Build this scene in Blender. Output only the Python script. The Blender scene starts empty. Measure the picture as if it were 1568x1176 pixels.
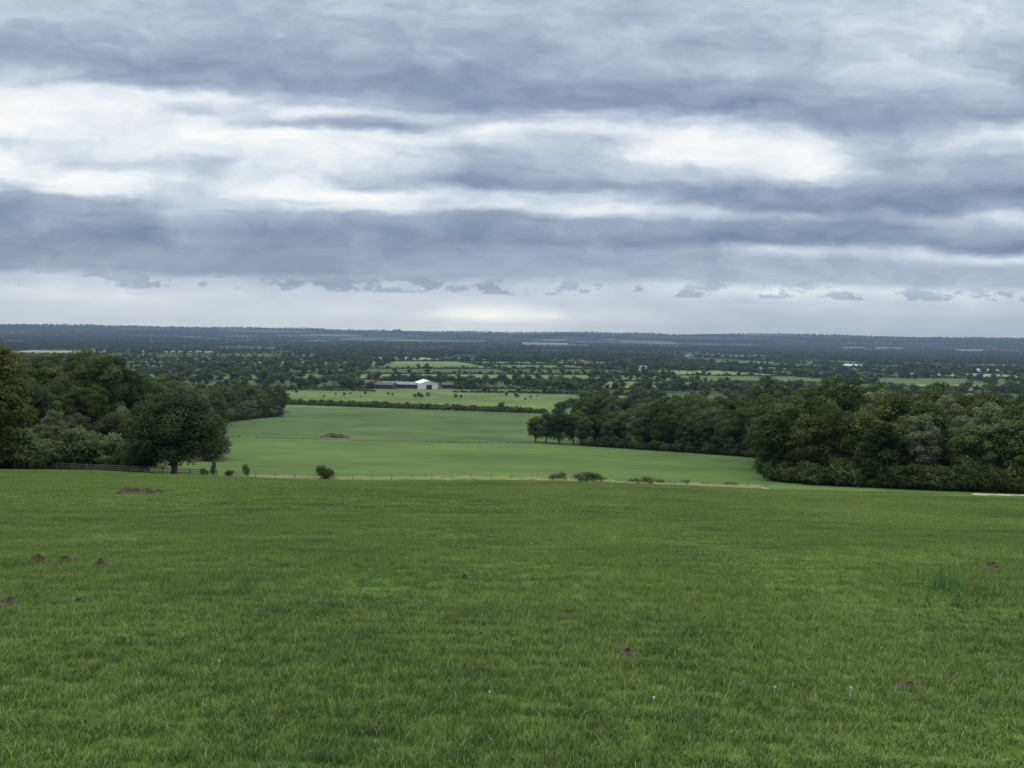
import bpy, math, numpy as np
from mathutils import Matrix, Vector, Euler
rng=np.random.default_rng(7)
sc=bpy.context.scene
sc.view_settings.view_transform='Standard'
try: sc.view_settings.look='None'
except Exception: pass
sc.view_settings.exposure=0
F=1243.0; PITCH=3.55; ROLL=0.92
# ---------------- terrain ----------------
_ys=np.concatenate([np.arange(0,1000,1.0),np.arange(1000,16001,10.0)])
_sl=np.interp(_ys,[0,13,100,140,165,250,350,450,620,700],[.155,.175,.1755,.169,.120,.098,.082,.058,.028,0])
_dr=1.6+np.concatenate([[0],np.cumsum((_sl[1:]+_sl[:-1])/2*np.diff(_ys))])
def sstep(a,b,x):
    t=np.clip((x-a)/(b-a),0,1); return t*t*(3-2*t)
def vnoise(x,y,seed=0):
    xi=np.floor(x).astype(np.int64); yi=np.floor(y).astype(np.int64)
    fx=x-xi; fy=y-yi; fx=fx*fx*(3-2*fx); fy=fy*fy*(3-2*fy)
    def h(a,b):
        n=(a*374761393+b*668265263+seed*974711)&0x7fffffff
        n=((n^(n>>13))*1274126177)&0x7fffffff
        return ((n^(n>>16))&0xffff)/65535.0
    return (h(xi,yi)*(1-fx)+h(xi+1,yi)*fx)*(1-fy)+(h(xi,yi+1)*(1-fx)+h(xi+1,yi+1)*fx)*fy
def ground(x,y):
    x=np.asarray(x,float); y=np.asarray(y,float)
    z=-np.interp(y,_ys,_dr)
    z=np.where(y<0,-1.6+0.12*(-y)*np.exp(y/120.0),z)
    yy=np.maximum(y,1)
    tl=np.where(x>0,-0.011*x,1.1*np.minimum((x/94)**2,2.5))
    z+=tl*(1-sstep(300,700,yy))*np.clip(np.abs(yy)/60,0,1)
    u=x/yy
    z+=8*sstep(170,260,yy)*(1-sstep(480,600,yy))*sstep(.37,.50,-u)*(y>0)
    amp=sstep(6,40,yy)*(1-sstep(170,400,yy))
    z+=amp*(0.30*np.sin(x*.07+y*.05)+0.22*np.sin(x*.031-y*.09+1))*0.8
    z+=0.05*(vnoise(x*.9+50,y*.9+50,3)-.5)*(1-sstep(60,150,yy))
    r=np.sqrt(x*x+y*y)
    n1=vnoise(x/900+40,y/2500+9,5); n2=vnoise(x/420+80,y/2500+3,6)
    z+=sstep(5600,7400,r)*(36+30*(n1-.5)+16*(n2-.5))
    z+=sstep(7600,9800,r)*(42+54*(vnoise(x/1500+11,3.3+0*x,8)-.5)+36*(vnoise(x/520+31,7.3+0*x,9)-.5)+14*(vnoise(x/190+31,5.3+0*x,19)-.5))
    return z
def at(px,d):
    x=d*(px-784)/F
    return float(x),float(d),float(ground(x,d))
# ---------------- node helpers ----------------
def newmat(name):
    m=bpy.data.materials.new(name); m.use_nodes=True; m.node_tree.nodes.clear(); return m
class NT:
    def __init__(s,t): s.t=t; s.n=t.nodes; s.l=t.links
    def add(s,k,**kw):
        n=s.n.new(k)
        for a,b in kw.items(): setattr(n,a,b)
        return n
    def put(s,sock,v):
        if v is None: return
        if isinstance(v,bpy.types.NodeSocket): s.l.new(v,sock)
        else: sock.default_value=v
    def m(s,op,a,b=None,c=None,clamp=False):
        n=s.add('ShaderNodeMath',operation=op); n.use_clamp=clamp
        for i,v in enumerate((a,b,c)): s.put(n.inputs[i],v) if v is not None else None
        return n.outputs[0]
    def mr(s,v,a,b,c=0.,d=1.,smooth=False):
        n=s.add('ShaderNodeMapRange'); 
        if smooth: n.interpolation_type='SMOOTHSTEP'
        s.put(n.inputs[0],v)
        for i,q in enumerate((a,b,c,d)): s.put(n.inputs[i+1],q)
        return n.outputs[0]
    def mix(s,f,a,b,mode='MIX'):
        n=s.add('ShaderNodeMix',data_type='RGBA',blend_type=mode)
        s.put(n.inputs[0],f)
        for k,v in ((6,a),(7,b)):
            if isinstance(v,(tuple,list)) and len(v)==3: v=(*v,1)
            s.put(n.inputs[k],v)
        return n.outputs[2]
    def noise(s,vec,scale,detail=4,rough=.55,dist=0):
        n=s.add('ShaderNodeTexNoise'); s.put(n.inputs['Vector'],vec)
        n.inputs['Scale'].default_value=scale; n.inputs['Detail'].default_value=detail
        n.inputs['Roughness'].default_value=rough; n.inputs['Distortion'].default_value=dist
        return n.outputs[0]
    def vmul(s,v,k):
        n=s.add('ShaderNodeVectorMath',operation='MULTIPLY'); s.put(n.inputs[0],v); s.put(n.inputs[1],k); return n.outputs[0]
    def comb(s,x,y,z=0.):
        n=s.add('ShaderNodeCombineXYZ'); s.put(n.inputs[0],x); s.put(n.inputs[1],y); s.put(n.inputs[2],z); return n.outputs[0]
def ramp(nt,v,stops,interp='LINEAR'):
    n=nt.add('ShaderNodeValToRGB'); cr=n.color_ramp; cr.interpolation=interp
    cr.elements[0].position=stops[0][0]; cr.elements[1].position=stops[-1][0]
    for p,c in stops[1:-1]: cr.elements.new(p)
    for e,(p,c) in zip(sorted(cr.elements,key=lambda e:e.position),stops): e.color=(*c,1)
    nt.put(n.inputs[0],v); return n.outputs[0]
def lin(c): 
    return tuple(((x/255)/12.92 if x/255<=.04045 else ((x/255+.055)/1.055)**2.4) for x in c)
HAZE_EMIT=(.118,.176,.265)
def finish_with_haze(nt,shader):  # aerial haze painted into the material as emission, growing with distance from origin
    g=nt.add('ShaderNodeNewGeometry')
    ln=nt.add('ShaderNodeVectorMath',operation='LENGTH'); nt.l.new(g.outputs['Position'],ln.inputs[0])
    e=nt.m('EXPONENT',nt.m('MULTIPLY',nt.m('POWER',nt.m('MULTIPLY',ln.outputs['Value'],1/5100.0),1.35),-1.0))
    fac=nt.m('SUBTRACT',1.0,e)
    em=nt.add('ShaderNodeEmission'); em.inputs[0].default_value=(*HAZE_EMIT,1)
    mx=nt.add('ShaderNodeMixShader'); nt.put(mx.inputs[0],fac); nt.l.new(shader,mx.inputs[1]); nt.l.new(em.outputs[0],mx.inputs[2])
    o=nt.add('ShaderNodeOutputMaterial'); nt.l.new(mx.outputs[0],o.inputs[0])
def simple_mat(name,col,rough=.8,noise_scale=2.,var=.35,metal=0):
    m=newmat(name); nt=NT(m.node_tree)
    tc=nt.add('ShaderNodeTexCoord'); nz=nt.noise(tc.outputs['Object'],noise_scale,5)
    c=nt.mix(nz,tuple(x*(1-var) for x in col),tuple(min(1,x*(1+var)) for x in col))
    b=nt.add('ShaderNodeBsdfPrincipled'); nt.put(b.inputs['Base Color'],c); b.inputs['Roughness'].default_value=rough; b.inputs['Metallic'].default_value=metal
    finish_with_haze(nt,b.outputs[0]); return m
def pasture(nt):
    g=nt.add('ShaderNodeNewGeometry'); P=g.outputs['Position']
    P2=nt.vmul(P,(1,1,0))
    a=nt.noise(P2,.07,2,.6); b=nt.noise(P2,.5,3,.7); c=nt.noise(P2,3.0,2,.7)
    s=nt.m('ADD',nt.m('MULTIPLY',a,.33),nt.m('ADD',nt.m('MULTIPLY',b,.37),nt.m('MULTIPLY',c,.30)))
    col=ramp(nt,s,[(.36,(.055,.112,.020)),(.44,(.098,.178,.026)),(.50,(.138,.230,.032)),(.56,(.178,.268,.044)),(.64,(.25,.31,.080))])
    return col
# ---------------- mesh util ----------------
def mesh_np(name,V,faces_flat,k,mats=(),midx=None,attrs=None,smooth=False):
    V=np.asarray(V,np.float32).reshape(-1,3); f=np.asarray(faces_flat,np.int32).reshape(-1,k)
    me=bpy.data.meshes.new(name); me.vertices.add(len(V)); me.vertices.foreach_set('co',V.ravel())
    me.loops.add(f.size); me.loops.foreach_set('vertex_index',f.ravel())
    me.polygons.add(len(f)); me.polygons.foreach_set('loop_start',np.arange(0,f.size,k,dtype=np.int32))
    for m in mats: me.materials.append(m)
    if midx is not None: me.polygons.foreach_set('material_index',np.asarray(midx,np.int32))
    if smooth: me.polygons.foreach_set('use_smooth',np.ones(len(f),bool))
    if attrs:
        for n,a in attrs.items():
            a=np.asarray(a,np.float32)
            if a.ndim==1:
                at_=me.attributes.new(n,'FLOAT','POINT'); at_.data.foreach_set('value',a)
            else:
                at_=me.attributes.new(n,'FLOAT_COLOR','POINT'); at_.data.foreach_set('color',a.ravel())
    me.update(calc_edges=True); me.validate(); return me
def obj(name,me,loc=(0,0,0),rot=(0,0,0),scale=(1,1,1),parent=None):
    o=bpy.data.objects.new(name,me); o.location=loc; o.rotation_euler=rot; o.scale=scale
    sc.collection.objects.link(o)
    if parent: o.parent=parent
    return o
def pymesh(name,V,Fs,mats,midx=None):
    me=bpy.data.meshes.new(name); me.from_pydata([tuple(v) for v in V],[],Fs)
    for m in mats: me.materials.append(m)
    if midx is not None:
        for p,i in zip(me.polygons,midx): p.material_index=i
    me.update(); return me
def instancer(name,pts,rot,scl,idx,protos):
    col=bpy.data.collections.new(name+'_parts')
    for p in protos: col.objects.link(p)
    me=bpy.data.meshes.new(name); n=len(pts); me.vertices.add(n); me.vertices.foreach_set('co',np.asarray(pts,np.float32).ravel())
    a=me.attributes.new('rot','FLOAT_VECTOR','POINT'); a.data.foreach_set('vector',np.asarray(rot,np.float32).ravel())
    a=me.attributes.new('scl','FLOAT_VECTOR','POINT'); a.data.foreach_set('vector',np.asarray(scl,np.float32).ravel())
    a=me.attributes.new('idx','INT','POINT'); a.data.foreach_set('value',np.asarray(idx,np.int32))
    o=obj(name,me)
    ng=bpy.data.node_groups.new(name+'_gn','GeometryNodeTree')
    ng.interface.new_socket('Geometry',in_out='INPUT',socket_type='NodeSocketGeometry'); ng.interface.new_socket('Geometry',in_out='OUTPUT',socket_type='NodeSocketGeometry')
    N=ng.nodes; L=ng.links
    gi=N.new('NodeGroupInput'); go=N.new('NodeGroupOutput'); ip=N.new('GeometryNodeInstanceOnPoints'); ci=N.new('GeometryNodeCollectionInfo')
    ci.inputs['Collection'].default_value=col; ci.inputs['Separate Children'].default_value=True; ci.inputs['Reset Children'].default_value=True
    L.new(gi.outputs[0],ip.inputs['Points']); L.new(ci.outputs[0],ip.inputs['Instance']); ip.inputs['Pick Instance'].default_value=True
    for nm,dt,s in (('rot','FLOAT_VECTOR','Rotation'),('scl','FLOAT_VECTOR','Scale'),('idx','INT','Instance Index')):
        na=N.new('GeometryNodeInputNamedAttribute'); na.data_type=dt; na.inputs['Name'].default_value=nm
        L.new(na.outputs['Attribute'],ip.inputs[s])
    L.new(ip.outputs[0],go.inputs[0])
    md=o.modifiers.new('inst','NODES'); md.node_group=ng
    return o
def proto(name,me): return bpy.data.objects.new(name,me)
# ---------------- field layout on the plain ----------------
GA=math.radians(14); CX,CY=250.,170.
def gwarp(x,y): return 70*np.sin(y/310+x/700)+40*np.sin(x/230),55*np.sin(x/370-y/900)+25*np.sin(y/210+2)
def togrid(x,y):
    gx=x*math.cos(GA)+y*math.sin(GA); gy=-x*math.sin(GA)+y*math.cos(GA); a,b=gwarp(x,y)
    return (gx+a)/CX,(gy+b)/CY
def fromgrid(g,h):
    x=np.zeros_like(g); y=np.ones_like(g)*1000
    for _ in range(14):
        a,b=gwarp(x,y); X=g*CX-a; Y=h*CY-b
        x=X*math.cos(GA)-Y*math.sin(GA); y=X*math.sin(GA)+Y*math.cos(GA)
    return x,y
def hsh(a,b,s):
    a=np.asarray(a,np.int64); b=np.asarray(b,np.int64)
    n=(a*73856093+b*19349663+s*83492791)&0x7fffffff; n=((n^(n>>13))*1274126177)&0x7fffffff
    return ((n^(n>>15))&0xffff)/65535.0
# ---------------- wood regions ----------------
def right_front(px): return np.interp(px,[890,900,1050,1180,1184,1250,1400,1620,1900],[352,350,322,292,182,168,157,150,146])
def left_front(px): return np.interp(px,[-300,30,60,150,200,325,335,430,432],[132,140,158,164,172,205,470,560,900])
def in_right(px,d): return (px>890)&(px<2000)&(d>right_front(px))&(d<np.interp(px,[890,1000,1200,1500,2000],[400,440,450,430,400]))
def in_left(px,d): return (px<430)&(px>-500)&(d>left_front(px))&(d<620)
# ---------------- ground sheet ----------------
az=np.concatenate([np.linspace(-180,-50,60,endpoint=False),np.linspace(-50,50,680),np.linspace(50,180,61)[1:-1]])
az=np.radians(az)
rr=np.concatenate([[0.02],np.geomspace(.6,13500,760)])
A,R=np.meshgrid(az,rr); X=R*np.sin(A); Y=R*np.cos(A); Z=ground(X,Y)
nr,na=X.shape
col=np.zeros((nr,na,4)); col[...,3]=1
PX=np.where(Y>1,X/np.maximum(Y,1)*F+784,99999.)
near=(1-sstep(149.5,150.5,Y)).copy()
def setc(mask,c): col[...,:3][mask]=c
setc(np.ones_like(X,bool),(.07,.12,.03))
gx,gy=togrid(X,Y); ci=np.floor(gx); cj=np.floor(gy); hh=hsh(ci,cj,1); h2=hsh(ci,cj,2)
pal=np.array([(.055,.082,.030),(.078,.115,.038),(.140,.192,.065),(.105,.152,.050),(.38,.33,.19),(.060,.080,.035),(.21,.26,.11),(.18,.15,.09)])
pi_=np.digitize(hh,[.18,.40,.58,.76,.83,.89,.96]); cc=pal[pi_]*(0.8+.4*h2)[...,None]
far=Y>860; col[...,:3][far]=cc[far]
tv=(.88+.24*vnoise(X/60+300,Y/45+300,71))[...,None]
mA=(Y>150)&(Y<=352); setc(mA,(.078,.130,.031))
mB=(Y>352)&(Y<=655); setc(mB,(.063,.110,.030))
mC=(Y>655)&(Y<=860); setc(mC,(.100,.148,.042))
col[...,:3]=np.where(((Y>150)&(Y<=860))[...,None],col[...,:3]*tv,col[...,:3])
yl=352+9*(PX-560)/250
m=(Y>yl-5)&(Y<yl+3)&(PX>330)&(PX<815); setc(m,(.075,.062,.033))
m=(Y>148.8)&(Y<153.6)&(PX>375)&(PX<1185); setc(m,(.46,.43,.24)); near[m]=0
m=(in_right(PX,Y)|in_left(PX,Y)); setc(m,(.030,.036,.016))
m=(Y>141)&(Y<146)&(PX>1500)&(PX<2100); setc(m,(.45,.37,.24)); near[m]=0
m=(np.abs(Y-(51-(PX-1250)*.055))<1.0)&(PX>1250)&(PX<1700); near[m]=.5; col[...,:3][m]=(.28,.29,.12)
hill=R>6200; hn=hsh(np.floor(X/420),np.floor(R/600),4); 
col[...,:3][hill]=np.where((hn>.82)[...,None],(.30,.28,.18),np.where((hn>.5)[...,None],(.12,.16,.08),(.035,.055,.03)))[hill]
I=np.arange(nr*na).reshape(nr,na)
nxt=np.roll(I,-1,axis=1)
fa=np.stack([I[:-1],nxt[:-1],nxt[1:],I[1:]],-1).reshape(-1,4)[:, ::-1]
gm=newmat('ground_grass_and_fields'); nt=NT(gm.node_tree)
ac=nt.add('ShaderNodeAttribute'); ac.attribute_name='col'; an=nt.add('ShaderNodeAttribute'); an.attribute_name='near'
g=nt.add('ShaderNodeNewGeometry'); P=nt.vmul(g.outputs['Position'],(1,1,0))
past=pasture(nt)
fz=nt.m('ADD',nt.m('MULTIPLY',nt.noise(P,.022,4,.65),.5),nt.m('MULTIPLY',nt.noise(nt.vmul(P,(.15,1,1)),.45,4,.75),.5))
fcol=nt.mix(1.0,ac.outputs['Color'],ramp(nt,fz,[(.36,(.60,.66,.66)),(.5,(1,1,1)),(.64,(1.45,1.27,1.25))]),'MULTIPLY')
dk=nt.mix(.55,past,(.03,.045,.012))
fc=nt.mix(an.outputs['Fac'],fcol,dk)
bs=nt.add('ShaderNodeBsdfPrincipled'); nt.put(bs.inputs['Base Color'],fc); bs.inputs['Roughness'].default_value=.95; bs.inputs['Specular IOR Level'].default_value=.1
bp=nt.add('ShaderNodeBump'); bp.inputs['Strength'].default_value=.7; bp.inputs['Distance'].default_value=.12
nt.put(bp.inputs['Height'],nt.noise(P,3.2,5,.7)); nt.l.new(bp.outputs[0],bs.inputs['Normal'])
finish_with_haze(nt,bs.outputs[0])
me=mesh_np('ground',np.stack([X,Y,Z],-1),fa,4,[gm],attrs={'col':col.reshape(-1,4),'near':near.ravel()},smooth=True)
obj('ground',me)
# ---------------- grass ----------------
grm=newmat('grass_blades'); nt=NT(grm.node_tree)
at1=nt.add('ShaderNodeAttribute'); at1.attribute_name='tint'
sp=nt.add('ShaderNodeSeparateColor'); nt.l.new(at1.outputs['Color'],sp.inputs[0])
c=pasture(nt)
c=nt.mix(1.0,c,ramp(nt,sp.outputs[0],[(0,(.6,.65,.65)),(.5,(1.0,1.0,1.0)),(1,(1.5,1.35,1.6))]),'MULTIPLY')
c=nt.mix(sp.outputs[1],c,(.50,.46,.26))
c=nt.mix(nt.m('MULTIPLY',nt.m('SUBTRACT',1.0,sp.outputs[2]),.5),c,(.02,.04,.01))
d=nt.add('ShaderNodeBsdfPrincipled'); nt.put(d.inputs['Base Color'],c); d.inputs['Roughness'].default_value=.65; d.inputs['Specular IOR Level'].default_value=.25
o=nt.add('ShaderNodeOutputMaterial'); nt.l.new(d.outputs[0],o.inputs[0])
dry=newmat('dry_grass'); nt=NT(dry.node_tree)
at1=nt.add('ShaderNodeAttribute'); at1.attribute_name='tint'
sp=nt.add('ShaderNodeSeparateColor'); nt.l.new(at1.outputs['Color'],sp.inputs[0])
c=nt.mix(sp.outputs[0],(.40,.40,.20),(.68,.64,.40))
d=nt.add('ShaderNodeBsdfDiffuse'); nt.put(d.inputs[0],c); t=nt.add('ShaderNodeBsdfTranslucent'); nt.put(t.inputs[0],c)
mx=nt.add('ShaderNodeMixShader'); mx.inputs[0].default_value=.4; nt.l.new(d.outputs[0],mx.inputs[1]); nt.l.new(t.outputs[0],mx.inputs[2])
o=nt.add('ShaderNodeOutputMaterial'); nt.l.new(mx.outputs[0],o.inputs[0])
def grass_tile(name,size,n,h0,h1,w,seed,segs=2,stalk=.01,clumpy=1.,deadp=.05,mat=None):
    r=np.random.default_rng(seed)
    x=r.uniform(-size/2,size/2,n*2); y=r.uniform(-size/2,size/2,n*2)
    dn=vnoise((x+9)*9,(y+9)*9,seed); keep=np.argsort(-(dn*clumpy+r.random(2*n)))[:n]; x=x[keep]; y=y[keep]; dn=dn[keep]
    h=r.uniform(h0,h1,n)*(.55+.8*dn); st=r.random(n)<stalk; h=np.where(st,h*1.9,h)
    a=r.uniform(0,2*np.pi,n); lean=r.uniform(.2,1.1,n)*h; la=r.uniform(0,2*np.pi,n)
    ww=w*r.uniform(.6,1.3,n); ww=np.where(st,ww*.6,ww)
    dx=np.cos(a)*ww/2; dy=np.sin(a)*ww/2; lx=np.cos(la)*lean; ly=np.sin(la)*lean
    z0=np.full(n,-.015)
    b0=np.stack([x-dx,y-dy,z0],-1); b1=np.stack([x+dx,y+dy,z0],-1)
    m0=np.stack([x-dx*.8+lx*.35,y-dy*.8+ly*.35,h*.6],-1); m1=np.stack([x+dx*.8+lx*.35,y+dy*.8+ly*.35,h*.6],-1)
    tp=np.stack([x+lx,y+ly,h*.95],-1)
    t=r.random(n); dead=np.where(st|(r.random(n)<deadp),r.uniform(.4,.95,n),r.random(n)*.12)
    if segs==2:
        V=np.stack([b0,b1,m0,m1,tp],1); k=np.arange(n)[:,None]*5
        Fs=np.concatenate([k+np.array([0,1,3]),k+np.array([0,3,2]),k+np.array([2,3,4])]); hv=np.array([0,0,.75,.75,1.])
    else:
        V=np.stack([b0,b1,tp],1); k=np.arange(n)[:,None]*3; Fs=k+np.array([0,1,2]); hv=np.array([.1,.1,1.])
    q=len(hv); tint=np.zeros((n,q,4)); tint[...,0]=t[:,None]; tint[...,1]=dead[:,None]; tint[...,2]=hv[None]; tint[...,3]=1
    return proto(name,mesh_np(name,V,Fs,3,[mat or grm],attrs={'tint':tint.reshape(-1,4)}))
def scatter_wedge(d0,d1,step,k=.72,extra=1.):
    ys=np.arange(d0,d1,step); P=[]
    for y in ys:
        hw=k*y+extra; xs=np.arange(-hw,hw,step); P.append(np.stack([xs,np.full(len(xs),y)],-1))
    P=np.concatenate(P); P+=rng.uniform(-.12,.12,P.shape)*step; return P
def grass(name,P,protos,smin,smax,bigvar=.35):
    z=ground(P[:,0],P[:,1]); n=len(P)
    rot=np.zeros((n,3)); 
    yaw=rng.integers(0,4,n)*math.pi/2+rng.uniform(-.25,.25,n)
    nx=(ground(P[:,0]+.5,P[:,1])-ground(P[:,0]-.5,P[:,1])); ny=(ground(P[:,0],P[:,1]+.5)-ground(P[:,0],P[:,1]-.5))
    for i in range(n):
        nrm=Vector((-nx[i],-ny[i],1)).normalized()
        rot[i]=(Vector((0,0,1)).rotation_difference(nrm).to_matrix()@Matrix.Rotation(yaw[i],3,'Z')).to_euler()
    s=rng.uniform(smin,smax,n); v=vnoise(P[:,0]*.5+90,P[:,1]*.5+90,11)
    scl=np.stack([s,s,s*(1-bigvar+2*bigvar*v)],-1)
    return instancer(name,np.stack([P[:,0],P[:,1],z],-1),rot,scl,rng.integers(0,len(protos),n),protos)
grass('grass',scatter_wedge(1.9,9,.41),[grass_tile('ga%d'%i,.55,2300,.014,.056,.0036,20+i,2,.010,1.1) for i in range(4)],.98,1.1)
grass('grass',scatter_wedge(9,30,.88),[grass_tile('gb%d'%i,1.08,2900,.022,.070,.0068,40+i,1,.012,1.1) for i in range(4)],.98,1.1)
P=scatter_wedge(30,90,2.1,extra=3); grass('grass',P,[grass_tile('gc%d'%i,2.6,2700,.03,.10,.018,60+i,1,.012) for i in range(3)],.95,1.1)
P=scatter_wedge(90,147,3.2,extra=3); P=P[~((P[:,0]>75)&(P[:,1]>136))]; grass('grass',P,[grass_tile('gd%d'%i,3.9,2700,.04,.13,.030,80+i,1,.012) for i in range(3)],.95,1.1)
# ---------------- trees ----------------
def leafmat(name,dark,light,trans=.25):
    m=newmat(name); nt=NT(m.node_tree)
    a=nt.add('ShaderNodeAttribute'); a.attribute_name='tint'; sp=nt.add('ShaderNodeSeparateColor'); nt.l.new(a.outputs['Color'],sp.inputs[0])
    oi=nt.add('ShaderNodeObjectInfo')
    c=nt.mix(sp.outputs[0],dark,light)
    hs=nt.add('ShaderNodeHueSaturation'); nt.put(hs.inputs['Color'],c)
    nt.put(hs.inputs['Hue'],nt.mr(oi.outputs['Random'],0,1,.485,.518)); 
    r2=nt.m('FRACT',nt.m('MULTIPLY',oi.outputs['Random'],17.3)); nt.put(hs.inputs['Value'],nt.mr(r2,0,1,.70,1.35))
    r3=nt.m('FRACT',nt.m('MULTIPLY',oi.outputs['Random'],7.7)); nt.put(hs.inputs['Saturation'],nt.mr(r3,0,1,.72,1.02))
    d=nt.add('ShaderNodeBsdfDiffuse'); nt.put(d.inputs[0],hs.outputs[0]); t=nt.add('ShaderNodeBsdfTranslucent'); nt.put(t.inputs[0],hs.outputs[0])
    mx=nt.add('ShaderNodeMixShader'); mx.inputs[0].default_value=trans; nt.l.new(d.outputs[0],mx.inputs[1]); nt.l.new(t.outputs[0],mx.inputs[2])
    finish_with_haze(nt,mx.outputs[0]); return m
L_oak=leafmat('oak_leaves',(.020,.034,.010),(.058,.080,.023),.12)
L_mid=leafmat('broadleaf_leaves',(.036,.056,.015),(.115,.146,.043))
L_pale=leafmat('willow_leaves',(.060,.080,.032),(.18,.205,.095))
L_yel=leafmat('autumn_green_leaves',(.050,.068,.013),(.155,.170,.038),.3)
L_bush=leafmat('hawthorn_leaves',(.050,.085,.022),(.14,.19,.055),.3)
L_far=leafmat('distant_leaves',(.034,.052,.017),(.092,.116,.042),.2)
bark=simple_mat('bark',(.07,.055,.04),.9,3)
def tube(pts,rad,k=7):
    V=[];Fs=[]
    for i,(p,r) in enumerate(zip(pts,rad)):
        p=np.array(p)
        t=np.array(pts[min(i+1,len(pts)-1)])-np.array(pts[max(i-1,0)]); t=t/np.linalg.norm(t)
        a=np.cross(t,[1,.13,.2]); a/=np.linalg.norm(a); b=np.cross(t,a)
        for j in range(k):
            th=2*math.pi*j/k; V.append(p+r*(math.cos(th)*a+math.sin(th)*b))
    for i in range(len(pts)-1):
        for j in range(k):
            Fs.append((i*k+j,i*k+(j+1)%k,(i+1)*k+(j+1)%k,(i+1)*k+j))
    return np.array(V),np.array(Fs)
def tree_mesh(name,H,R,base,ncl,nleaf,ls,seed,leaf,cr=(.2,.34),trunk=.35,limbs=9,shape=1.):
    r=np.random.default_rng(seed)
    ch=H-base; cz=base+ch*.5
    d=r.normal(size=(ncl,3)); d/=np.linalg.norm(d,axis=1)[:,None]
    rad=r.random(ncl)**(1/2.6)
    crs=R*r.uniform(cr[0],cr[1],ncl)
    C=d*rad[:,None]*np.stack([R-crs*.8,R-crs*.8,ch*.5-crs*.6],-1)
    lob=1+.22*np.sin(3*np.arctan2(d[:,1],d[:,0])+seed)+.12*np.sin(5*np.arctan2(d[:,1],d[:,0])+2*seed)
    C[:,:2]*=lob[:,None]
    if shape<1:
        C[:,:2]*=(1-(1-shape)*np.clip((C[:,2]/(ch*.5)+1)/2,0,1))[:,None]
    C[:,2]+=cz
    Vs=[];Fs=[];off=0
    tp=[(0,0,-.5),(0,0,base*.4),(r.normal()*.2,r.normal()*.2,base+ch*.15),(r.normal()*.5,r.normal()*.5,cz+ch*.2)]
    v,f=tube(tp,[trunk*1.5,trunk,trunk*.75,trunk*.2]); Vs.append(v);Fs.append(f+off);off+=len(v)
    if limbs:
        for i in r.choice(ncl,min(limbs,ncl),False):
            s=np.array([0,0,base*.9+r.random()*ch*.3]); e=C[i]; mid=(s+e)/2+np.array([0,0,-.06*H*r.random()])
            v,f=tube([s,mid,e],[trunk*.45,trunk*.28,trunk*.08],5); Vs.append(v);Fs.append(f+off);off+=len(v)
    T=[np.zeros(off)]; nb=sum(len(f) for f in Fs)
    n=nleaf
    w=crs**2; ci_=r.choice(ncl,n,p=w/w.sum())
    ld=r.normal(size=(n,3)); ld/=np.linalg.norm(ld,axis=1)[:,None]; ld[:,2]=np.where((ld[:,2]<0)&(r.random(n)<.5),-ld[:,2],ld[:,2])
    lr=crs[ci_]*(.45+.65*r.random(n)**.6)
    p=C[ci_]+ld*lr[:,None]*np.array([1,1,.75]); p[:,2]=np.maximum(p[:,2],.1)
    nm=ld+np.array([0,0,.5])+r.normal(size=(n,3))*.55; nm/=np.linalg.norm(nm,axis=1)[:,None]
    a=np.cross(nm,r.normal(size=(n,3))); a/=np.linalg.norm(a,axis=1)[:,None]; b=np.cross(nm,a)
    s=ls*r.uniform(.5,1.25,n)[:,None]
    q=np.stack([p-a*s*.6,p-b*s*.38+a*s*.05,p+a*s*.6,p+b*s*.38],1)
    Vs.append(q.reshape(-1,3)); Fs.append(np.arange(n*4).reshape(-1,4)+off)
    ct=r.random(ncl); t=np.clip(.10+.50*ct[ci_]+.35*(p[:,2]-base)/ch*.8+.25*(r.random(n)-.5)+.18*ld[:,2],0,1)  # lighter tint on crown and clump tops paints in light from above
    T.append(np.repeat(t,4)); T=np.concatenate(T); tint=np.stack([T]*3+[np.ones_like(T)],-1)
    Fs=np.concatenate(Fs); mi=np.zeros(len(Fs)); mi[nb:]=1
    return mesh_np(name,np.concatenate(Vs),Fs,4,[bark,leaf],mi,{'tint':tint})
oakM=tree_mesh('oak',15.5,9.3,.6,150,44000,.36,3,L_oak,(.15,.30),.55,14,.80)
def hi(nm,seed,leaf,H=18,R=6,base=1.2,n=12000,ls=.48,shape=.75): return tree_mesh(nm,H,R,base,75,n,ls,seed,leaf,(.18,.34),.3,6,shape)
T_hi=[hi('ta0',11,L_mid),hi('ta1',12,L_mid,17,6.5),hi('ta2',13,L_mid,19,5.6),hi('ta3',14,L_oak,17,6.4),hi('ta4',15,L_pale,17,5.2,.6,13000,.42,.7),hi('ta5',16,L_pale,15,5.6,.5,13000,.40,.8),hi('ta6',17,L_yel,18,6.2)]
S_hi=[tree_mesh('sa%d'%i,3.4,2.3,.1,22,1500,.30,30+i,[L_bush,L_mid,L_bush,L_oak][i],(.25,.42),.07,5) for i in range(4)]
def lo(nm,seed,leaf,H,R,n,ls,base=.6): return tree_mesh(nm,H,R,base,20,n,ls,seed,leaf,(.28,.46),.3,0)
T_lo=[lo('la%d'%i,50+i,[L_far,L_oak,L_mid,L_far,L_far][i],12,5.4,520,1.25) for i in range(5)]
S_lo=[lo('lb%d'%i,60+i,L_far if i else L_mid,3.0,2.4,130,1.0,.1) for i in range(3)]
def place_tree(name,px,d,mesh,s,sz=None,dz=0,rz=None):
    x,y,z=at(px,d); return obj(name,mesh,(x,y,z+dz-.1),(0,0,rng.uniform(0,6.28) if rz is None else rz),(s,s,sz or s))
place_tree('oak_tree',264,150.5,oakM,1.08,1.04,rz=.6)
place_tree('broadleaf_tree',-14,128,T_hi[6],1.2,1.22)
place_tree('broadleaf_tree',-80,122,T_hi[6],1.3,1.25)
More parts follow.
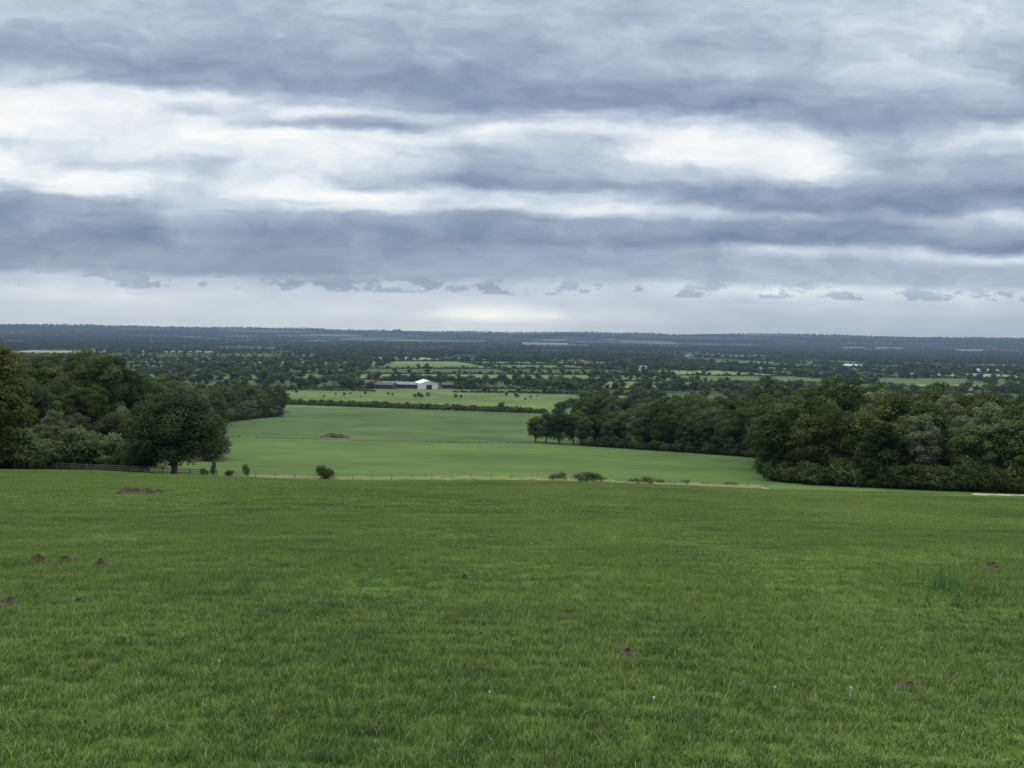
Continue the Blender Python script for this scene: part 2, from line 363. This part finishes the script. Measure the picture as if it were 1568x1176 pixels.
place_tree('broadleaf_tree',38,168,T_hi[3],1.0,1.05)
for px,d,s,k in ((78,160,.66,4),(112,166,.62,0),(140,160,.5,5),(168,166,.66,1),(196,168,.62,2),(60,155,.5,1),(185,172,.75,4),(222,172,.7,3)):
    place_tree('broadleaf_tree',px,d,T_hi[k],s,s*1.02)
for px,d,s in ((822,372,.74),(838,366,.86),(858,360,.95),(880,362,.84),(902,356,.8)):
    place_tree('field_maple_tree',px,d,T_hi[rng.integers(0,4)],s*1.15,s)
def wood(name,test,x0,x1,y0,y1,step,smin,smax,pfn,hfn=None):
    gx,gy=np.meshgrid(np.arange(x0,x1,step),np.arange(y0,y1,step)); gx=gx.ravel()+rng.uniform(-.45,.45,gx.size)*step; gy=gy.ravel()+rng.uniform(-.45,.45,gy.size)*step
    px=gx/gy*F+784; k=test(px,gy); gx=gx[k];gy=gy[k];px=px[k]; n=len(gx)
    s=rng.uniform(smin,smax,n)*(.80+.44*vnoise(gx/20+70,gy/20+70,21))
    if hfn is not None: s*=hfn(px,gy)
    protos=[proto('w_%s_%d'%(name,i),m) for i,m in enumerate(T_hi)]
    sz=s*rng.uniform(.90,1.12,n)
    idx=np.array([rng.choice(7,p=pfn(a,b_)) for a,b_ in zip(px,gy)])
    return instancer(name,np.stack([gx,gy,ground(gx,gy)-.3],-1),np.stack([0*gx,0*gx,rng.uniform(0,6.28,n)],-1),np.stack([s,s,sz],-1),idx,protos)
def prr(px,d):
    if px>1180 and d<215: return [.19,.15,.13,.13,.21,.17,.02]
    return [.27,.23,.21,.19,.05,.03,.02]
def hr(px,d):
    f=right_front(px); edge=np.clip((d-f)/25,0,1)
    return (.74+.32*edge)*np.interp(px,[890,1000,1180,1190,1450,1600],[.95,1.0,1.06,.98,1.08,1.03])
wood('woodland',in_right,20,330,146,450,6.2,1.0,1.18,prr,hr)
wood('woodland',in_left,-470,-110,130,620,6.8,.92,1.10,lambda p,d:[.27,.23,.21,.22,.03,.02,.02],lambda px,d: (.62+.38*np.clip((d-left_front(px))/60,0,1))*np.interp(px,[100,250,430],[1,.95,.95]))
ex=[];
for px in np.arange(895,1700,4.5): 
    d=right_front(px)-rng.uniform(.2,2); ex.append((px,d,rng.uniform(.6,1.5)))
for px in np.arange(-60,235,3.5): 
    ex.append((px,left_front(px)-rng.uniform(-4,9),rng.uniform(1.0,2.1)))
for px in np.arange(-40,225,6): ex.append((px,152+rng.uniform(0,8),rng.uniform(.5,1.3)))
for dd in np.arange(183,292,2.0): ex.append((1184+rng.uniform(-4,6),dd,rng.uniform(1,1.8)))
for dd in np.arange(205,470,4): ex.append((328+rng.uniform(-12,4),dd,rng.uniform(1,2.0)))
for px in np.arange(335,432,3): ex.append((px,left_front(px)-rng.uniform(0,6),rng.uniform(1.2,2.2)))
E=np.array(ex); x=E[:,1]*(E[:,0]-784)/F; y=E[:,1]; n=len(x); s=E[:,2]
protS=[proto('s_%d'%i,m) for i,m in enumerate(S_hi)]
instancer('woodland_edge_scrub',np.stack([x,y,ground(x,y)-.15],-1),np.stack([0*x,0*x,rng.uniform(0,6.28,n)],-1),np.stack([s,s,s*rng.uniform(.8,1.4,n)],-1),rng.choice(4,n,p=[.12,.42,.11,.35]),protS)
for px,d,s,sz in ((492,150,.68,.86),(503,150.5,.55,.72),(375,151,.42,.80),(350,150,.5,.42),(893,151.5,.75,.66),(910,151.8,.9,.68),(928,152,.5,.40),(860,152,.72,.56),(848,152,.4,.4),(995,152,.85,.46),(975,152.5,.6,.36),(1055,153,.55,.42),(1015,152.5,.5,.34),(1125,153,.7,.34),(325,149,.3,.9),(310,150,.5,.45),(655,800,1.4,1.4)):
    place_tree('hawthorn_bush',px,d,S_hi[(0,2)[rng.integers(0,2)]],s,sz)
# ---------------- hedges & trees of the plain ----------------
hp=[];tp=[]
def line(p0,p1,step,hs,tree_p=0.):
    (x0,y0),(x1,y1)=p0,p1; L=math.hypot(x1-x0,y1-y0); n=max(2,int(L/step)); t=np.linspace(0,1,n)
    for q in t:
        x=x0+(x1-x0)*q+rng.normal()*.5; y=y0+(y1-y0)*q+rng.normal()*.6
        hp.append((x,y,hs*rng.uniform(.75,1.25)))
        if rng.random()<tree_p: tp.append((x,y,rng.uniform(.35,.85)))
def b(px,d): return (d*(px-784)/F,d)
line(b(432,690),b(640,664),1.5,1.15,.01); line(b(640,664),b(835,640),1.5,1.15,.02)
line(b(432,705),b(640,684),1.8,1.1,.01); line(b(640,684),b(835,650),1.8,1.1,.02)
line(b(425,860),b(600,852),2.4,.9,.05); line(b(600,852),b(800,865),2.2,.8,.04); line(b(800,865),b(1010,850),2.4,1.,.15)
line(b(432,690),b(425,860),2.6,.9,.15); line(b(850,650),b(915,860),2.4,1.,.1)
line(b(340,344),b(500,348.5),3.2,.16); line(b(640,355),b(800,361),3.0,.18)
for _ in range(30):
    px=rng.choice([455,520,560,590,700,790,820,890,640])+rng.normal()*12; tp.append((*b(px,rng.uniform(765,850)),rng.uniform(.2,.48)))
for _ in range(40): tp.append((*b(rng.uniform(895,1010),rng.uniform(700,860)),rng.uniform(.55,1.0)))
for _ in range(190): tp.append((*b(rng.uniform(-100,430),rng.uniform(600,860)),rng.uniform(.6,1.1)))
for _ in range(340): tp.append((*b(rng.uniform(920,1750),rng.uniform(460,860)),rng.uniform(.6,1.05)))
for _ in range(22): tp.append((*b(rng.uniform(520,570),rng.uniform(880,960)),rng.uniform(.5,.95)))
for _ in range(16): tp.append((*b(rng.uniform(830,905),rng.uniform(900,1000)),rng.uniform(.8,1.3)))
for _ in range(18): tp.append((*b(rng.uniform(690,740),rng.uniform(890,960)),rng.uniform(.4,.8)))
for _ in range(30): tp.append((*b(rng.uniform(580,760),rng.uniform(970,1040)),rng.uniform(.6,1.1)))
for hor in (0,1):
    G,Hh=np.meshgrid(np.arange(-30,45),np.arange(0,50))
    for gi_,hj in zip(G.ravel(),Hh.ravel()):
        if hsh(gi_,hj,31+hor)<.10: continue
        x0,y0=fromgrid(np.array([float(gi_)]),np.array([float(hj)]))
        if y0[0]<700 or y0[0]>4600 or abs(x0[0])>.75*y0[0]+200: continue
        L=CX if hor else CY; dist=y0[0]; st=3.0 if dist<1800 else 5.0; n=int(L/st); t=(np.arange(n)+rng.random(n)*.5)/n
        gg=gi_+(t if hor else 0*t); hh_=hj+(0*t if hor else t)
        xs,ys=fromgrid(gg.astype(float),hh_.astype(float)); k=ys>866; xs=xs[k];ys=ys[k]
        tden=hsh(gi_,hj,41+hor)
        sc_=rng.uniform(.7,1.4,len(xs))*np.interp(dist,[900,1500,2500],[.95,1.15,1.5])
        hp+=list(zip(xs,ys,sc_))
        kt=rng.random(len(xs))<st/ (5.5+42*(1-tden))
        tp+=list(zip(xs[kt],ys[kt]+rng.normal(size=kt.sum())*3,rng.uniform(.35,1.12,kt.sum())))
n=75000; rr_=np.sqrt(rng.uniform(900**2,7400**2,n)); uu=rng.uniform(-.72,.72,n); yy=rr_; xx=uu*yy
dens=vnoise(xx/330+200,yy/420+200,51)*.6+vnoise(xx/1100+60,yy/1500+60,52)*.4
thr=np.interp(yy,[900,1300,2200,3500,7000],[.67,.63,.58,.51,.46]); k=(dens>thr)&(rng.random(n)<np.interp(yy,[900,2500,7000],[1,.8,.55]))
xx=xx[k];yy=yy[k]; tp+=list(zip(xx,yy,rng.uniform(.7,1.2,len(xx))))
n=9000; yy=np.sqrt(rng.uniform(950**2,2600**2,n)); xx=rng.uniform(-.72,.72,n)*yy
k=vnoise(xx/190+20,yy/150+20,57)>.66; tp+=list(zip(xx[k],yy[k],rng.uniform(.55,1.1,k.sum())))
n=9000; yy=rng.uniform(7200,10300,n); xx=rng.uniform(-.72,.72,n)*yy
k=vnoise(xx/260+500,yy/300+20,61)>.45; xx=xx[k];yy=yy[k]; tp+=list(zip(xx,yy,rng.uniform(.9,1.6,len(xx))))
kx=9300*(608-784)/F
xk=rng.normal(size=70)*45+kx; tp+=list(zip(xk,9300+rng.normal(size=70)*60,rng.uniform(2.,3.0,70)*np.exp(-((xk-kx)/70)**2)+.5))
hp=np.array(hp); tp=np.array(tp)
def clear(a): 
    px=a[:,0]/a[:,1]*F+784; return a[~((px>574)&(px<692)&(a[:,1]>835)&(a[:,1]<965))&~((px>800)&(px<900)&(a[:,1]>4000)&(a[:,1]<5000))]
hp=clear(hp); tp=clear(tp)
print('hedge',len(hp),'trees',len(tp))
x,y,s=hp.T; n=len(x)
instancer('hedgerow',np.stack([x,y,ground(x,y)-.2],-1),np.stack([0*x,0*x,rng.uniform(0,6.28,n)],-1),np.stack([s*1.1,s*1.1,s*rng.uniform(.7,1.25,n)],-1),rng.integers(0,3,n),[proto('h_%d'%i,m) for i,m in enumerate(S_lo)])
x,y,s=tp.T; n=len(x)
instancer('distant_trees',np.stack([x,y,ground(x,y)-.3],-1),np.stack([0*x,0*x,rng.uniform(0,6.28,n)],-1),np.stack([s*rng.uniform(.9,1.3,n),s*rng.uniform(.9,1.3,n),s],-1),rng.integers(0,5,n),[proto('d_%d'%i,m) for i,m in enumerate(T_lo)])
# ---------------- buildings ----------------
white=simple_mat('white_cladding',(.66,.67,.66),.6,.6,.08); greyr=simple_mat('fibre_cement_roof',(.20,.205,.215),.85,.5,.2)
darkm=simple_mat('dark_interior',(.03,.03,.03),.9,1); woodm=simple_mat('timber_boards',(.08,.07,.06),.85,1); brick=simple_mat('brick',(.32,.2,.13),.9,1); tile=simple_mat('roof_tile',(.18,.10,.07),.9,1); redst=simple_mat('stone_wall',(.36,.30,.21),.9,1)
def box_part(name,x0,x1,y0,y1,z0,z1,mat,par):
    V=[(x0,y0,z0),(x1,y0,z0),(x1,y1,z0),(x0,y1,z0),(x0,y0,z1),(x1,y0,z1),(x1,y1,z1),(x0,y1,z1)]
    return obj(name,pymesh(name,V,[(0,3,2,1),(4,5,6,7),(0,1,5,4),(1,2,6,5),(2,3,7,6),(3,0,4,7)],[mat]),parent=par)
def building(name,px,d,w,l,eh,rh,wall,roof,rz,door=True,wins=0,openfront=0):
    e=bpy.data.objects.new(name,None); sc.collection.objects.link(e); X_,Y_,Z_=at(px,d); e.location=(X_,Y_,Z_-.3); e.rotation_euler=(0,0,rz)
    h=w/2
    V=[(-h,0,0),(h,0,0),(h,0,eh),(0,0,eh+rh),(-h,0,eh),(-h,l,0),(h,l,0),(h,l,eh),(0,l,eh+rh),(-h,l,eh)]
    obj('walls',pymesh('walls',V,[(0,1,2,3,4),(6,5,9,8,7),(1,6,7,2),(5,0,4,9)],[wall]),parent=e)
    t=.25; o=.5; sl=rh/h; 
    for sgn,nm in ((-1,'roof_left'),(1,'roof_right')):
        a=(0,-o,eh+rh+.06); b_=(sgn*(h+o),-o,eh-sl*o+.06)
        V=[a,b_,(b_[0],l+o,b_[2]),(0,l+o,a[2])]; V+= [(v[0],v[1],v[2]+t) for v in V]
        obj(nm,pymesh(nm,V,[(0,1,2,3),(7,6,5,4),(0,4,5,1),(1,5,6,2),(2,6,7,3),(3,7,4,0)],[roof]),parent=e)
    if door: box_part('door',-w*.16,w*.16,-.08,.05,0,eh*.8,darkm,e)
    for i in range(wins):
        yy_=l*(i+.7)/(wins+.4)
        for sgn in (-1,1):
            xx_=sgn*h; box_part('window_%d'%i,min(xx_,xx_+sgn*.06),max(xx_,xx_+sgn*.06),yy_-.6,yy_+.6,eh*.35,eh*.75,darkm,e)
    for i in range(openfront):
        yy_=l*(i+.08)/openfront; 
        for sgn in (-1,1):
            xx_=sgn*h; box_part('bay_%d'%i,min(xx_,xx_+sgn*.08),max(xx_,xx_+sgn*.08),yy_,yy_+l/openfront*.84,0,eh*.82,darkm,e)
    return e
building('farm_barn',657,900,20,28,6.6,3.2,white,white,.35,True,3)
building('cattle_shed',641,918,15,42,4.4,2.4,woodm,greyr,math.radians(84),False,0,7)
building('open_barn',604,900,13,20,4.8,2.4,woodm,woodm,math.radians(78),True,0,3)
building('machinery_shed',676,925,12,16,4.2,1.8,darkm,woodm,math.radians(-75),True)
building('farmhouse',572,905,9,14,5.6,3.4,redst,tile,math.radians(60),True,3)
for px,d,w,l,eh,rh,wl,rf in ((838,4700,60,150,11,2,white,white),(868,4750,55,120,10,2,white,white),(690,2400,16,28,5,2,white,greyr),(1318,1800,14,38,5,2.2,white,white),(1525,1650,14,46,5,2.2,white,white),(1380,5200,60,160,11,2,white,white),(1320,5100,50,120,11,2,white,white),(1500,4600,60,150,12,2,white,white),(990,1500,10,14,5,3,white,greyr),(1060,2500,12,22,6,2.5,white,greyr)):
    building('warehouse' if l>60 else 'farm_shed',px,d,w,l,eh,rh,wl,rf,math.radians(90+rng.uniform(-12,12)),False,0,0)
for px,d in ((142,1500),(150,1480),(590,2100),(604,2150),(1240,2800),(1255,2850),(900,1700),(75,2300),(470,2600),(480,2650),(1120,3200),(1430,2300),(740,3000),(232,2200)):
    building('brick_house',px,d,8,13,5.6,3.2,brick if rng.random()<.5 else white,tile,math.radians(90+rng.uniform(-30,30)),True,3)
# ---------------- fences ----------------
fw=simple_mat('weathered_fence_wood',(.16,.14,.115),.9,4)
def fence(name,pts,spacing,rails,ph=1.15,pw=.12,rh=.09):
    V=[];Fs=[]
    def bx(p,q,hw,hh):
        p=Vector(p);q=Vector(q); dr=(q-p).normalized(); up=Vector((0,0,1)) if abs(dr.z)<.9 else Vector((1,0,0)); sd=dr.cross(up).normalized(); u2=sd.cross(dr)
        k=len(V)
        for c in (p,q):
            for a,b2 in ((-1,-1),(1,-1),(1,1),(-1,1)): V.append(c+sd*a*hw+u2*b2*hh)
        for f in ((0,1,2,3),(7,6,5,4),(0,4,5,1),(1,5,6,2),(2,6,7,3),(3,7,4,0)): Fs.append(tuple(k+i for i in f))
    posts=[]
    for (x0,y0),(x1,y1) in zip(pts[:-1],pts[1:]):
        n=max(1,int(math.hypot(x1-x0,y1-y0)/spacing))
        for i in range(n): t=i/n; posts.append((x0+(x1-x0)*t,y0+(y1-y0)*t))
    posts.append(pts[-1])
    pz=[(x,y,float(ground(x,y))) for x,y in posts]
    for x,y,z in pz: 
        lx=rng.normal()*.03; bx((x,y,z-.3),(x+lx,y,z+ph*rng.uniform(.93,1.07)),pw/2,pw/2)
    for a,c in zip(pz[:-1],pz[1:]):
        for h in rails: bx((a[0],a[1]-pw*.6,a[2]+h*ph),(c[0],c[1]-pw*.6,c[2]+h*ph),rh*.25 if rh>.05 else .012,rh/2 if rh>.05 else .012)
    obj(name,pymesh(name,V,Fs,[fw]))
fence('wooden_fence',[b(-60,146),b(130,148),b(225,149),b(330,149.2)],2.4,(.35,.62,.9),1.2,.14,.12)
fence('wire_fence',[b(330,149.3),b(600,150),b(1000,151.3),b(1180,151)],3.5,(.4,.7,.95),1.05,.1,.02)
bt=[grass_tile('gz%d'%i,1.8,1300,.24,.48,.04,91+i,1,.1,.6,.75,dry) for i in range(2)]
xs_=np.concatenate([np.arange(b(385,151)[0],b(840,151)[0],.9),np.arange(b(840,151)[0],b(1180,151)[0],2.3)])
P=np.stack([xs_,151.0+rng.uniform(-.5,.5,len(xs_))],-1)
grass('dry_grass_verge',P,bt,.8,1.15,.5)
# ---------------- molehills, soil heap ----------------
soil=simple_mat('bare_soil',(.080,.055,.034),1,14,.5)
def mound(name,px,d,rx,ry,h,seed):
    r=np.random.default_rng(seed); n,k=10,22; V=[];Fs=[]
    for i in range(n+1):
        t=i/n
        for j in range(k):
            th=2*math.pi*j/k; w=1+.25*math.sin(3*th+seed)+.15*r.normal()*t
            V.append((rx*t*w*math.cos(th),ry*t*w*math.sin(th),h*(1-t*t)**.8*(1+.15*r.normal())-.03*t))
    for i in range(n):
        for j in range(k): Fs.append((i*k+j,(i+1)*k+j,(i+1)*k+(j+1)%k,i*k+(j+1)%k))
    x,y,z=at(px,d); obj(name,pymesh(name,V,Fs,[soil]),(x,y,z+.01))
for i,(px,d,s,h) in enumerate(((50,12.2,.17,.10),(92,12.3,.13,.09),(148,12.1,.11,.08),(6,8.4,.12,.08),(113,8.5,.09,.065),(190,41,.5,.24),(205,41,.45,.22),(222,40.5,.5,.22),(240,41.5,.3,.16),(972,6.5,.13,.05),(1415,5.7,.14,.045),(1535,13.2,.22,.10),(715,11,.05,.06),(1480,6.0,.08,.04))):
    mound('molehill',px,d,s,s*.9,h,i)
mound('soil_heap',508,366,6.5,4,1.6,33)
# ---------------- weeds ----------------
wl=leafmat('nettle_leaves',(.045,.090,.024),(.11,.18,.055),.3)
def weeds(name,centers,seed):
    r=np.random.default_rng(seed); V=[];T=[]
    for px,d,spread,n,h in centers:
        for _ in range(n):
            x=d*(px-784)/F+r.normal()*spread; y=d+r.normal()*spread*1.3; z=float(ground(x,y)); H=h*r.uniform(.35,1.15); lx,ly=r.normal(size=2)*.12*H
            a=.003; V+=[(x-a,y,z),(x+a,y,z),(x+lx+a,y+ly,z+H),(x+lx-a,y+ly,z+H)]; T+=[.3]*4
            for q in range(int(10+H*40)):
                t=r.uniform(.12,1); c=np.array([x+lx*t,y+ly*t,z+H*t]); an_=r.uniform(0,6.28); L=r.uniform(.03,.065)*(1.3-.6*t)
                dr=np.array([math.cos(an_),math.sin(an_),r.uniform(-.3,.5)]); sd=np.array([-math.sin(an_),math.cos(an_),0])*L*.28
                for v in (c,c+dr*L*.5+sd,c+dr*L,c+dr*L*.5-sd): V.append(tuple(v))
                T+=[float(np.clip(.3+.5*t+r.normal()*.2,0,1))]*4
    T=np.array(T); me=mesh_np(name,np.array(V),np.arange(len(V)),4,[wl],attrs={'tint':np.stack([T]*3+[np.ones_like(T)],-1)}); obj(name,me)
weeds('nettle_patch',[(1480,9.8,.55,36,.17),(1540,10.4,.7,34,.19),(1455,10.6,.10,12,.34),(1515,10.0,.15,14,.28),(1560,8.8,.6,28,.14),(1230,8.2,.4,12,.07),(1300,8.0,.5,14,.07),(1420,8.6,.5,16,.09)],5)
seedm=simple_mat('dandelion_seed',(.6,.62,.58),.9,30,.1)
V=[];Fs=[]
for px,d,h in ((1322,5.3,.11),(1013,5.05,.10),(1203,5.4,.08),(755,5.2,.07),(330,5.9,.08)):
    x,y,z=at(px,d); k=len(V)
    v,f=tube([(x,y,z),(x+.005,y,z+h*.6),(x+.008,y,z+h)],[.0015,.0014,.001],5); V+=[tuple(q) for q in v]; Fs+=[tuple(int(i)+k for i in q) for q in f]
    for _ in range(45):
        dr=rng.normal(size=3); dr/=np.linalg.norm(dr); c=np.array([x+.008,y,z+h])+dr*.010*rng.uniform(.5,1); a=np.cross(dr,[.3,.5,.8]); a/=np.linalg.norm(a); b2=np.cross(dr,a); k=len(V)
        V+=[tuple(c+a*.0027),tuple(c+b2*.0027),tuple(c-a*.0027),tuple(c-b2*.0027)]; Fs.append((k,k+1,k+2,k+3))
obj('dandelion_seedheads',pymesh('dandelion_seedheads',V,Fs,[seedm]))
steel=simple_mat('galvanised_steel',(.25,.26,.27),.6,1)
def pylon(px,d,H=48):
    V=[];Fs=[]
    def st(p,q,w=.35):
        v,f=tube([p,q],[w,w],4); k=len(V); V.extend(map(tuple,v)); Fs.extend(tuple(int(i)+k for i in t) for t in f)
    lv=[(0,4.5),(14,3),(26,1.8),(38,1.1),(H,.2)]
    for (z0,w0),(z1,w1) in zip(lv[:-1],lv[1:]):
        for a,c in ((1,1),(1,-1),(-1,1),(-1,-1)): st((a*w0,c*w0,z0),(a*w1,c*w1,z1))
        for c in (1,-1): st((-w0,c*w0,z0),(w1,c*w1,z1),.2); st((w0,c*w0,z0),(-w1,c*w1,z1),.2)
    for z,w in ((30,7),(37,9),(43,6)): st((-w,0,z),(w,0,z)); st((-w,0,z),(0,0,z+2.5),.2); st((w,0,z),(0,0,z+2.5),.2)
    x,y,z=at(px,d); obj('electricity_pylon',pymesh('electricity_pylon',V,Fs,[steel]),(x,y,z),(0,0,.3))
for px,d in ((378,3300),(231,3000),(1243,3600)): pylon(px,d)
# ---------------- world sky ----------------
w=bpy.data.worlds.new('World'); sc.world=w; w.use_nodes=True; w.node_tree.nodes.clear(); nt=NT(w.node_tree)
try: w.cycles.sampling_method='NONE'
except Exception as e: print('ws',e)
tc=nt.add('ShaderNodeTexCoord'); sx=nt.add('ShaderNodeSeparateXYZ'); nt.l.new(tc.outputs['Generated'],sx.inputs[0])
ya=nt.m('MAXIMUM',nt.m('ABSOLUTE',sx.outputs[1]),.3)
U=nt.m('DIVIDE',sx.outputs[0],ya); T_=nt.m('DIVIDE',sx.outputs[2],ya)
n1=nt.noise(nt.comb(nt.m('MULTIPLY',U,4.8),nt.m('MULTIPLY',T_,12.),3.),1.3,4,.55)
n3=nt.noise(nt.comb(nt.m('MULTIPLY',U,4.),nt.m('MULTIPLY',T_,10.),21.),2.,3,.55)
amp=nt.mr(T_,.03,.16,.35,1.)
Tw=nt.m('ADD',T_,nt.m('MULTIPLY',nt.m('MULTIPLY',nt.m('SUBTRACT',n1,.5),.050),amp))
Uw=nt.m('ADD',U,nt.m('MULTIPLY',nt.m('SUBTRACT',n3,.5),.16))
Upos=nt.m('ADD',nt.m('MULTIPLY',Uw,F/1568.),.5)
def tpy(py): return math.tan(math.atan((588-py)/F)-math.radians(PITCH))
xs=[0,150,300,450,600,750,900,1050,1200,1350,1568]
rows=[(0,'75 75 71 70 70 72 73 73 74 77 79'),(40,'73 71 68 71 66 68 72 72 74 79 75'),(75,'68 61 62 67 67 65 69 68 70 80 69'),(105,'62 56 55 62 61 60 67 70 73 83 66'),
(135,'80 67 57 54 55 56 56 58 64 68 68'),(160,'95 94 86 72 65 56 54 55 55 60 62'),(178,'97 97 78 92 80 72 75 80 64 60 80'),(195,'94 94 92 70 60 90 88 97 88 70 92'),
(212,'96 92 97 98 94 86 74 99 94 72 80'),(235,'82 90 92 92 84 70 76 96 97 68 68'),(260,'97 82 76 85 80 66 76 74 92 66 64'),(285,'94 99 82 92 70 53 61 58 60 55 52'),
(305,'74 93 78 98 97 78 80 60 56 54 58'),(320,'60 62 78 85 86 82 87 80 66 64 86'),(340,'52 56 70 66 59 56 60 57 55 54 71'),(362,'51 50 54 54 52 51 53 50 49 49 50'),
(380,'51 51 53 53 54 56 61 68 76 78 84'),(395,'54 54 56 56 56 59 62 64 66 68 68'),(420,'59 58 57 57 60 64 66 66 70 70 70'),(438,'73 80 74 69 73 74 77 79 87 83 80'),
(460,'81 83 80 77 79 81 77 75 76 77 76'),(482,'77 79 78 78 80 95 81 73 71 71 71'),(500,'76 76 76 76 77 80 74 71 70 69 69')]
v=None; prev=None
for py,s in rows[::-1]:
    vals=[float(q)/100 for q in s.split()]
    o_=ramp(nt,Upos,[(x/1568.,(q,q,q)) for x,q in zip(xs,vals)],'EASE')
    t=tpy(py)
    if v is None: v=o_
    else:
        fct=nt.mr(Tw,prev,t,0,1,True); v=nt.mix(fct,v,o_)
    prev=t
v=nt.mix(nt.mr(T_,.42,.75,0,1,True),v,(.86,.86,.86))
fine=nt.noise(nt.comb(nt.m('MULTIPLY',Uw,10.),nt.m('MULTIPLY',Tw,23.),2.),2.2,5,.55)
mid=nt.noise(nt.comb(nt.m('MULTIPLY',U,4.2),nt.m('MULTIPLY',Tw,11.),5.),2.,3,.5)
rb=nt.add('ShaderNodeRGBToBW'); nt.l.new(v,rb.inputs[0]); v=rb.outputs[0]
na_=nt.mr(T_,.02,.12,.25,1.)
v=nt.m('ADD',v,nt.m('MULTIPLY',nt.m('MULTIPLY',nt.m('SUBTRACT',fine,.5),.24),na_))
v=nt.m('ADD',v,nt.m('MULTIPLY',nt.m('MULTIPLY',nt.m('SUBTRACT',mid,.5),.26),na_))
cu=nt.noise(nt.comb(nt.m('MULTIPLY',U,13.),nt.m('MULTIPLY',T_,26.),7.),1.6,5,.6)
band=nt.m('MULTIPLY',nt.mr(T_,.046,.050,0,1,True),nt.mr(T_,.056,.072,1,0,True))
cu=nt.m('MULTIPLY',nt.mr(cu,.50,.58,0,1,True),band)
v=nt.m('SUBTRACT',v,nt.m('MULTIPLY',cu,.13))
cl=ramp(nt,v,[(.36,lin((96,116,144))),(.46,lin((117,137,166))),(.55,lin((138,155,181))),(.66,lin((164,178,200))),(.78,lin((197,208,222))),(.90,lin((232,238,243))),(1.,lin((253,253,252)))])
cl=nt.mix(nt.mr(T_,.0,.07,.6,0.),cl,nt.mix(1.,cl,(1.05,1.03,.94),'MULTIPLY'))
sky=nt.add('ShaderNodeTexSky'); sky.sky_type='NISHITA'; sky.sun_disc=False; sky.sun_elevation=math.radians(42); sky.sun_rotation=math.radians(-25)
sk=nt.mix(1.,sky.outputs[0],(.08,.08,.08),'MULTIPLY')
fc=nt.mix(.95,sk,cl)
zen_boost=nt.mr(T_,.5,1.6,1.,2.1)  # overhead sky, out of view, brightened to throw more light on the ground
bg=nt.add('ShaderNodeBackground'); nt.put(bg.inputs[0],fc); nt.put(bg.inputs[1],zen_boost)
wo=nt.add('ShaderNodeOutputWorld'); nt.l.new(bg.outputs[0],wo.inputs[0])
# ---------------- sun ----------------
sl=bpy.data.lights.new('sun','SUN'); sl.energy=1.4; sl.angle=math.radians(14); sl.color=(1,.95,.86)
so=bpy.data.objects.new('sun',sl); sc.collection.objects.link(so)
el,azr=math.radians(42),math.radians(-25); dv=Vector((math.sin(azr)*math.cos(el),math.cos(azr)*math.cos(el),math.sin(el)))
so.rotation_euler=dv.to_track_quat('Z','Y').to_euler()
# ---------------- camera ----------------
cd=bpy.data.cameras.new('camera'); cam=bpy.data.objects.new('camera',cd); sc.collection.objects.link(cam); sc.camera=cam
cd.sensor_width=36; cd.lens=36*F/1568; cd.clip_start=.05; cd.clip_end=30000
cam.matrix_world=Matrix.Rotation(math.radians(90-PITCH),4,'X')@Matrix.Rotation(math.radians(ROLL),4,'Z')
